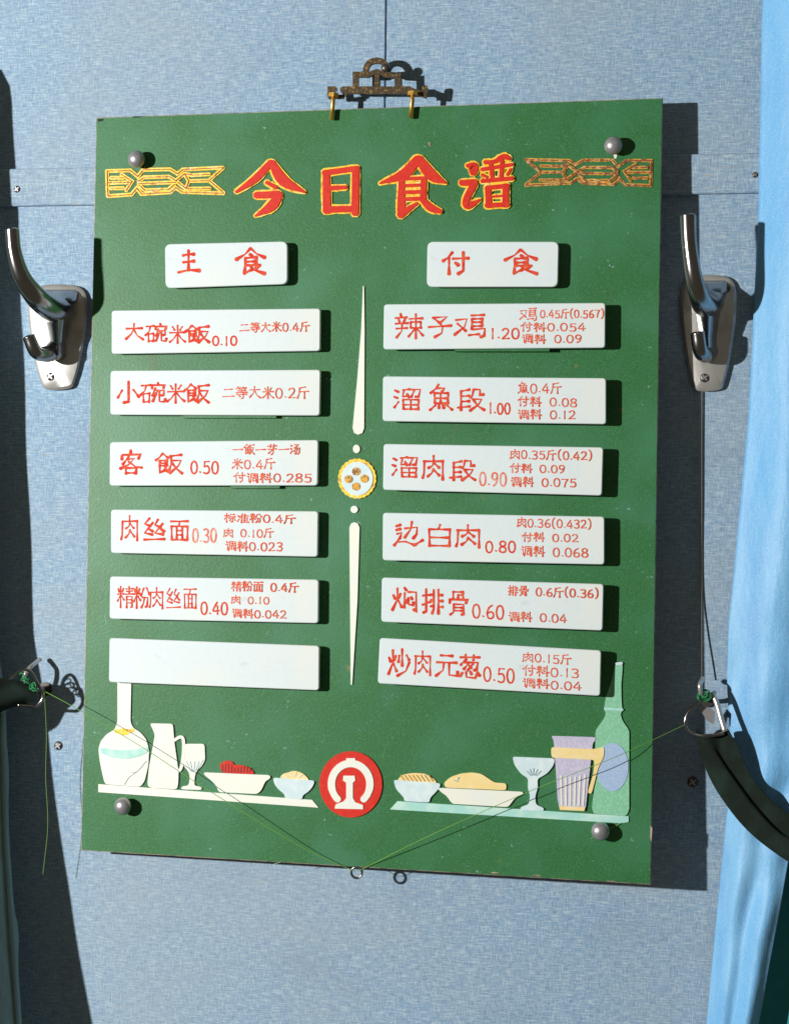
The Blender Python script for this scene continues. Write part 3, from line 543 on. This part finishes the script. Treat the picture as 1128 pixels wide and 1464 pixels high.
lines('bottle_collar', 'teal', [[(876, 218), (943, 222)]], ZR, 3.4, H2, o)
lines('bottle_tip', 'paleblue', [[(920, 50), (940, 48)]], ZR, 4, H2, o)
o = flat('tumbler_cutout', 'lav', ZR([(675, 320), (842, 325), (842, 338), (832, 345), (805, 590), (800, 600), (708, 597), (700, 560), (690, 400), (685, 335)]), H2)
lines('flute_line', 'white', [[(712+i*18, 478-abs(i-2.2)*4), (715+i*16, 580)] for i in range(6)], ZR, 2.6, H3, o)
flat('tumbler_band', 'yellow', ZR([(675, 362), (832, 370), (875, 361), (873, 398), (852, 440), (827, 538), (812, 534), (834, 460), (838, 410), (677, 402)]), H3+.0002, H2-.0001, o)
flat('tumbler_foot', 'yellow', ZR([(706, 583), (803, 588), (800, 602), (708, 598)]), H3+.0001, H2-.0001, o)

# ---- four round knobs bolted through the board
for x, y, lab in ((193.5, 227.5, None), (874.5, 208, None), (174, 1152.7, None), (856, 1188.5, None)):
    c = BOARD.pt(x+2, y, 0.0075); m = MB()
    m.tube([c-BN*0.0075, c-BN*0.002], [0.0042, 0.0042], 16)
    prof = [(-.0035, .0040), (-.003, .0060), (-.0005, .0068), (.0015, .0066), (.0038, .0050), (.0050, .0028), (.0054, .0006)]
    m.tube([c+BN*a for a, r in prof], [r for a, r in prof], 24)
    smooth_angle(m.build('knob', 'knob', board), 50)
# screw eye under the board and the drip under the upper right knob
e0 = BOARD.pt(510, 1236, -0.002); e1 = BOARD.pt(510, 1247.5, -0.001)
m = MB(); ringc = e1
rr = [ringc+(BX*math.cos(a)+BZ*math.sin(a))*0.0042 for a in [i*2*math.pi/24 for i in range(25)]]
m.tube(rr, 0.0009, 8, False); m.tube([e0, ringc+BZ*0.004], 0.0009, 8); m.build('screw_eye', 'chrome', board, True)
flat('paint_drip', 'white', [(876, 219), (882, 219), (881, 226), (878, 227)], .0003, -.0001)

# chips and scratches of the old enamel
def chip(poly, mname='edge', name='enamel_chip'): flat(name, mname, poly, .0002, -.0001)
chip([(140, 170), (149, 170), (147, 173), (141, 174)], 'slot'); chip([(189, 166.5), (203, 166), (199, 168), (191, 168.4)], 'slot')
for q in ([(760, 1250.5), (775, 1251), (772, 1252.8), (762, 1252)], [(866, 1259), (880, 1259.6), (874, 1261)], [(700, 1246.8), (716, 1247.4), (706, 1248.8)], [(929.5, 1180), (932, 1184), (931, 1204), (929, 1198)], [(612, 203), (615, 204), (615.5, 210), (612.5, 208)]): chip(q)
for k, st in enumerate(([(466, 540), (471, 545), (475, 541)], [(170, 700), (176, 712)], [(150, 880), (153, 892)], [(390, 1236), (402, 1232)])):
    m = MB(); m.stroke(BOARD, [(x, y, .6) for x, y in st], .0002+k*.00001); m.build('scratch', 'bottle', board)

# ================================================================== BRASS HANGER on top of the board
def ZH(x, y): return (450+x/5.13, 60+y/5.13)
hg = thing('hanging_bracket', BOARD.pt(532, 128, 0.0), 'dark bronze stepped hanging bracket with arch, bolted to the top edge of the green board', 'bracket')
HS = BOARD
def bar(pts, wd, h1=-.0005, h0=-.0025, rnd=False):
    P = [ZH(*p) for p in pts]
    if rnd: P = spline(P, 4)
    return [(x, y, wd) for x, y in P], h1, h0
m = MB()
bars = [bar([(375, 235), (378, 190), (405, 150), (455, 135), (505, 150), (532, 190), (536, 235)], 7.5, rnd=True),
        bar([(300, 330), (300, 238), (395, 238)], 7.5), bar([(610, 330), (610, 244), (515, 238)], 7.0),
        bar([(205, 352), (700, 352)], 9.5), bar([(455, 240), (455, 340)], 6), bar([(222, 385), (222, 342)], 6),
        bar([(205, 400), (110, 400)], 5), bar([(110, 405), (110, 342), (150, 342)], 6), bar([(700, 352), (800, 385), (808, 330)], 7),
        bar([(400, 235), (455, 215), (515, 235)], 6)]
for i, (P, a, b) in enumerate(bars): m.stroke(HS, [(x, y, q*1.12) for x, y, q in P], a+i*.00006, b-i*.00006)
m.build('pierced_plate', 'bronze', hg)
for bx, bt, bb in ((136, 392, 570), (716, 380, 558)):
    m = MB(); X0, Y0 = ZH(bx, bt); X1, Y1 = ZH(bx-12, bb)
    m.tube([BOARD.pt(X0, Y0, 0.0035), BOARD.pt(X0, Y0+5, .0040), BOARD.pt(X1, Y1, 0.0038)], 0.0017, 12)
    b = m.build('clamp_bolt', 'brass', hg, True)
    m = MB(); c = BOARD.pt(X0, Y0, 0.0015)
    m.tube([BOARD.pt(X0, Y0-2.5, 0.0035), BOARD.pt(X0, Y0+3.0, 0.0037)], 0.0042, 6); m.build('nut', 'brass', b)
nl = thing('wall_nail', WALL.pt(551, 97, 0.0), 'dark round-headed nail in the wall joint, holding up the bronze bracket', 'nail')
m = MB(); c = WALL.pt(551, 97, .0235); m.ball(c, .0034, Vector((0, -1, 0)), .7); m.build('nail_head', 'screw', nl, True)
m = MB(); m.tube([c, Vector((c.x, 0, c.z))], 0.0016, 10); m.build('nail_shank', 'screw', nl, True)

# ================================================================== COAT HOOKS
def coat_hook(cx, top, bot, wt, wb, upper, lower, scr, label):
    t = thing('coat_hook', WALL.pt(cx, (top+bot)/2), label, 'coat hook', 'double coat hooks beside the menu board')
    H = bot-top
    out = [(-.42, 0.02), (-.20, -.02), (.20, -.02), (.42, .03), (.50, .16), (.49, .40), (.40, .72), (.30, .92), (.20, .99), (-.20, 1.0), (-.32, .93), (-.42, .74), (-.50, .42), (-.52, .16)]
    o2 = []
    for x, y in spline(out+[out[0]], 3)[:-1]:
        wy = wt+(wb-wt)*y*0.35; o2.append((cx+x*wy, top+y*H))
    m = MB(); n = len(o2)
    rings = []
    for sc, h in ((1.0, 0.0), (1.0, .0035), (.90, .0052), (.45, .0066)):
        rings.append([WALL.pt(cx+(x-cx)*sc, top+H*.5+(y-top-H*.5)*(1-(1-sc)*.55), h) for x, y in o2])
    vs = sum(rings, []); fs = []
    for r in range(3):
        fs += [(r*n+i, r*n+(i+1) % n, (r+1)*n+(i+1) % n, (r+1)*n+i) for i in range(n)]
    fs.append(tuple(range(3*n, 4*n))); m.add(vs, fs); smooth_angle(m.build('back_plate', 'plated', t), 30)
    for name, pts in (('upper_arm', upper), ('lower_arm', lower)):
        P = spline(pts, 6); m = MB()
        m.tube([WALL.pt(p[0], p[1], p[2]) for p in P], [p[3] for p in P], 20)
        e = P[-1]; c = WALL.pt(e[0], e[1], e[2]); tdir = (c-WALL.pt(*P[-3][:3])).normalized()
        m.ball(c, e[3], tdir, .35, 20, 8)
        smooth_angle(m.build(name, 'chrome', t), 60)
    m = MB()   # broad waisted body with a ridge, carrying both arms
    bx = cx+upper[1][0]-upper[1][0]; yb0 = lower[1][1]+9
    rows = spline([(top+4, .33*wt, .004), (top+9, .36*wt, .015), (top+22, .35*wt, .026), (top+44, .24*wt, .025), ((top+44+yb0)/2, .165*wt, .019), (yb0-20, .16*wt, .017), (yb0-6, .15*wt, .014), (yb0, .12*wt, .0045)], 5)
    sec = [(-1, 0), (-.86, .30), (-.5, .66), (-.14, .96), (0, 1), (.14, .96), (.5, .66), (.86, .30), (1, 0)]
    vs = [WALL.pt(cx+(0.5-.5*0)*(-2)+a*hw, y, .0045+H*b) for y, hw, H in rows for a, b in sec]; n = len(sec)
    fs = [(k*n+q, k*n+q+1, (k+1)*n+q+1, (k+1)*n+q) for k in range(len(rows)-1) for q in range(n-1)]
    fs += [tuple(range(n)), tuple(range((len(rows)-1)*n, len(rows)*n))]
    m.add(vs, fs); smooth_angle(m.build('ridged_body', 'chrome', t), 40)
    for sx, sy, r in scr: screw(WALL, sx, sy, .0060, r, t)
    return t
coat_hook(1013, 397, 559, 80, 62,
    [(1012, 430, .012, .012), (1008, 434, .026, .0100), (1000, 424, .042, .0076), (992, 398, .052, .0062), (985, 350, .0545, .0056), (983, 309, .0545, .0058)],
    [(1011, 502, .006, .008), (1006, 506, .018, .0066), (1000, 498, .026, .0056), (997, 477, .028, .0054)],
    [(1037, 412, .0036), (1007, 540, .0036)], 'shiny double coat hook on the wall right of the green board')
coat_hook(84, 410, 557, 84, 66,
    [(83, 440, .014, .013), (73, 440, .030, .0108), (52, 424, .053, .0086), (32, 396, .065, .0070), (21, 360, .070, .0058), (18, 329, .071, .0056)],
    [(82, 498, .006, .008), (68, 506, .020, .0068), (52, 502, .032, .0057), (43, 482, .035, .0055)],
    [(73, 538, .0036)], 'shiny double coat hook left of the green board, beside the dark curtain')

# ================================================================== CURTAINS
def curtain(name, edge, right, hfun, n=60, k=90, mname='satin', parent=None, th=0.0008):
    """edge/right: lists (py, px) of the left and right outline; hfun(s, py) distance from the wall"""
    ys = np.linspace(-160, 1640, k)
    L = np.interp(ys, [e[0] for e in edge], [e[1] for e in edge]); R_ = np.interp(ys, [e[0] for e in right], [e[1] for e in right])
    m = MB(); vs = []
    for j, y in enumerate(ys):
        for i in range(n):
            s = i/(n-1); x = L[j]+(R_[j]-L[j])*s; h = hfun(s, y)
            base = WALL.pt(L[j]+(R_[j]-L[j])*s, y, 0.03); vs.append(Vector((base.x, -h, base.z)))
    fs = [(j*n+i, j*n+i+1, (j+1)*n+i+1, (j+1)*n+i) for j in range(k-1) for i in range(n-1)]
    m.add(vs, fs); o = m.build(name, mname, parent, True)
    sm = o.modifiers.new('thickness', 'SOLIDIFY'); sm.thickness = th
    return o
ct = thing('curtain', WALL.pt(1100, 732, .02), 'light blue satin curtain gathered by a black strap at the right edge', 'curtain')
def pinch(y): return math.exp(-((y-1150)/230)**2)
def hr(s, y):
    p = pinch(y); a = .0065*(1-.3*p)
    f = .5-.5*math.cos(2*math.pi*(s*1.9+.05*math.sin(y/190)))
    return .006+a*f + .020*math.sin(math.pi*min(s*1.5, 1)*.5)*(1-.3*p) + .0016*math.sin(y/23+s*9)*p + .0010*math.sin(y/61+s*5)
curtain('satin_cloth', [(-160, 1100), (10, 1091), (300, 1086), (600, 1071), (800, 1052), (900, 1042), (985, 1040), (1050, 1044), (1110, 1050), (1170, 1040), (1230, 1034), (1464, 1012), (1640, 996)],
        [(-160, 1300), (600, 1290), (900, 1260), (1100, 1200), (1160, 1165), (1230, 1128), (1464, 1084), (1640, 1052)], hr, parent=ct)
curtain('lining', [(-160, 1150), (600, 1145), (1100, 1085), (1464, 1050), (1640, 1030)], [(-160, 1330), (1640, 1320)],
        lambda s, y: .003+.006*(.5-.5*math.cos(s*14+y/400)), n=40, k=30, mname='lining', parent=ct)

cl = thing('curtain', WALL.pt(-20, 732, .03), 'dark grey green curtain in shade at the left edge', 'curtain')
ys = np.linspace(78, 1640, 70); m = MB(); vs = []
EX = [(78, -95), (88, -62), (105, -42), (130, -33), (292, -28), (600, -18), (900, -6), (1000, 9), (1200, 14), (1464, 32), (1640, 45)]
EH = [(78, .018), (292, .020), (600, .021), (900, .021), (1000, .021), (1200, .031), (1464, .045), (1640, .052)]
prof = [(-.030, -.6), (-.012, -.35), (-.003, -.12), (0, 0), (-.0015, .010), (-.006, .022), (-.013, .030), (-.024, .033), (-.034, .026), (-.043, .018), (-.055, .022), (-.066, .034), (-.085, .036), (-.10, .024), (-.12, .02), (-.16, .03), (-.20, .02), (-.25, .03)]
PF = spline([(a, b) for a, b in prof], 3)
for j, y in enumerate(ys):
    ex = np.interp(y, [e[0] for e in EX], [e[1] for e in EX]); eh = np.interp(y, [e[0] for e in EH], [e[1] for e in EH])
    p0 = WALL.pt(ex, y, eh); dz = 0.0012*math.sin(y/37)
    for a, b in PF:
        hh = eh*(1+b) if b < 0 else eh+b
        if b < 0: hh = eh*(1+b)+0.0
        vs.append(Vector((p0.x+a+dz*b*20, -max(hh, .004), p0.z)))
n = len(PF)
m.add(vs, [(j*n+i, j*n+i+1, (j+1)*n+i+1, (j+1)*n+i) for j in range(len(ys)-1) for i in range(n-1)])
o = m.build('curtain_cloth', 'grey_curtain', cl, True); sm = o.modifiers.new('thickness', 'SOLIDIFY'); sm.thickness = .001

# ================================================================== STRAPS, RINGS, STRAP HOOKS
def ribbon(name, rows, parent, mname='strap'):
    """rows of 3-5 points (px,py,h) across the strap"""
    m = MB(); n = len(rows[0]); R2 = []
    cols = [spline([r[i] for r in rows], 9) for i in range(n)]
    k = len(cols[0]); rowsm = [spline([cols[i][j] for i in range(n)], 5) for j in range(k)]; n2 = len(rowsm[0])
    vs = [WALL.pt(*p) for r in rowsm for p in r]
    m.add(vs, [(j*n2+i, j*n2+i+1, (j+1)*n2+i+1, (j+1)*n2+i) for j in range(k-1) for i in range(n2-1)])
    o = m.build(name, mname, parent, False); sm = o.modifiers.new('thickness', 'SOLIDIFY'); sm.thickness = .0007; sm.offset = 0
    return o
sr = thing('tieback_strap', WALL.pt(1040, 1100, .03), 'wide black strap running from the right ring down across the blue curtain', 'strap')
ribbon('webbing', [[(996, 1040, .022), (1012, 1052, .026), (1026, 1044, .020), (1040, 1042, .024)],
                   [(995, 1052, .026), (1012, 1062, .028), (1028, 1058, .024), (1043, 1047, .028)],
                   [(1006, 1093, .0265), (1026, 1085, .0285), (1032, 1083, .0255), (1055, 1070, .0285)],
                   [(1027, 1135, .0285), (1049, 1120, .0312), (1054, 1117, .0275), (1070, 1105, .0305)],
                   [(1066, 1185, .0305), (1079, 1160, .0338), (1082, 1152, .0298), (1089, 1131, .0330)],
                   [(1116, 1225, .0320), (1116, 1196, .0360), (1116, 1188, .0320), (1116, 1156, .0355)],
                   [(1180, 1262, .040), (1180, 1240, .042), (1180, 1212, .038), (1180, 1190, .038)]], sr)
m = MB(); m.tube([WALL.pt(*p) for p in spline([(1018, 992, .020), (1024, 1005, .022), (1031, 1030, .026), (1036, 1046, .028)], 4)], 0.0021, 10)
m.build('ring_shank', 'plated', sr, True)
m = MB(); m.tube([WALL.pt(*p) for p in spline([(1022, 990, .016), (1012, 994, .020), (1002, 1003, .024), (986, 1015, .026), (979, 1030, .027), (981, 1042, .027), (992, 1049, .028), (1010, 1052, .030), (1034, 1049, .029)], 5)], 0.0014, 10)
m.build('ring', 'chrome', sr, True)
m = MB()
for i in range(5):
    c = WALL.pt(1001+i*2.2, 994+3*math.sin(i*2), .024); e = Euler((random.uniform(-1.2, 1.2), random.uniform(-1.2, 1.2), 0)); q = random.uniform(.6, 1.3)
    m.tube([c+e.to_matrix()@Vector((.0032*q*math.cos(a), .002*math.sin(a), .0030*math.sin(a))) for a in [k*2*math.pi/16 for k in range(17)]], .0006, 6, False)
m.build('cord_knot', 'knot', sr, True)
m = MB(); m.prism(WALL, [(1001, 1010), (1014, 1012), (1022, 1018), (1020, 1036), (1010, 1030), (1001, 1016)], .018, .019); m.build('ring_tongue', 'knob', sr)

sl_ = thing('tieback_strap', WALL.pt(0, 1000, .03), 'black strap end with chromed ring at the left edge, over the dark curtain', 'strap')
ribbon('webbing', [[(-70, 972, .062), (-70, 992, .063), (-70, 1012, .061), (-70, 1042, .062)],
                   [(-20, 968, .052), (-20, 986, .049), (-20, 1010, .054), (-20, 1028, .052)],
                   [(10, 971, .042), (10, 983, .039), (10, 1002, .044), (10, 1014, .042)],
                   [(36, 976, .032), (37, 986, .034), (37, 997, .034), (34, 1007, .032)],
                   [(50, 984, .028), (52, 990, .029), (52, 997, .029), (48, 1003, .028)]], sl_)
m = MB(); m.tube([WALL.pt(*p) for p in spline([(12, 974, .040), (24, 962, .036), (36, 957, .034), (46, 962, .032), (54, 976, .031), (61, 990, .030), (61, 1000, .030), (52, 1009, .031), (40, 1009, .033), (26, 1008, .036)], 5)], 0.0013, 10)
m.build('ring', 'chrome', sl_, True)
m = MB()
for i in range(7):
    c = WALL.pt(32+i*3.4, 967+i*3.2+2*math.sin(i*2), .034); e = Euler((random.uniform(-1.3, 1.3), random.uniform(-1.3, 1.3), 0)); q = random.uniform(.5, 1.2)
    m.tube([c+e.to_matrix()@Vector((.0028*q*math.cos(a), .0018*math.sin(a), .0026*math.sin(a+.6))) for a in [k*2*math.pi/16 for k in range(17)]], .0006, 6, False)
m.build('cord_knot', 'knot', sl_, True)

for side, pts, lab in (('l', [(66, 985, .0), (50, 986, .012), (38, 978, .021), (36, 966, .024), (44, 954, .020), (52, 947, .013), (57, 943, .008)], 'small wire J hook in the wall behind the left ring'),
                       ('r', [(1010, 1000, .0), (1006, 1000, .012), (1002, 992, .024), (1000, 982, .027), (1001, 976, .024), (1004, 971, .016)], 'small wire J hook in the wall behind the right ring')):
    t = thing('wall_hook', WALL.pt(pts[0][0], pts[0][1]), lab, 'hook', 'wire hooks holding the curtain straps')
    m = MB(); P = spline(pts, 5); m.tube([WALL.pt(*p) for p in P], 0.0017, 12); m.ball(WALL.pt(*P[-1]), .0020); m.build('wire', 'plated', t, True)
    m = MB(); c = WALL.pt(pts[0][0], pts[0][1], 0); m.tube([c, c+Vector((0, -.0025, 0))], .0055, 20); m.build('rosette', 'screw', t)

# ================================================================== THREADS
def thread(name, pts, r, mname, label, k=8):
    m = MB(); m.tube([WALL.pt(*p) for p in spline(pts, k)], r, 6)
    o = m.build(name, mname); o['label'] = label; o['category'] = 'thread'; return o
thread('green_thread', [(64, 988, .030), (110, 1013, .034), (200, 1066, .038), (300, 1131, .041), (430, 1210, .037), (508, 1246, .032)], .00026, 'thread', 'thin green thread stretched from the left ring across the carafe to the bottom screw eye')
thread('green_thread', [(511, 1246, .032), (620, 1192, .044), (760, 1130, .050), (880, 1082, .050), (979, 1036, .028)], .00026, 'thread', 'thin green thread stretched from the bottom screw eye across the bottle to the right ring')
thread('green_thread', [(64, 990, .030), (67, 1050, .028), (66, 1110, .026), (69, 1180, .026), (62, 1250, .025)], .00026, 'thread', 'loose green thread end hanging straight down from the left ring')
thread('green_thread', [(828, 1207, .036), (868, 1187, .040), (906, 1167, .038)], .0003, 'thread', 'short loose piece of green thread caught behind the lower right knob')
thread('grey_cord', [(1003, 556, .0015), (1003, 700, .0012), (1003, 850, .0015), (1003, 970, .010)], .0006, 'cord', 'thin grey cord running from the right coat hook down to the right ring')
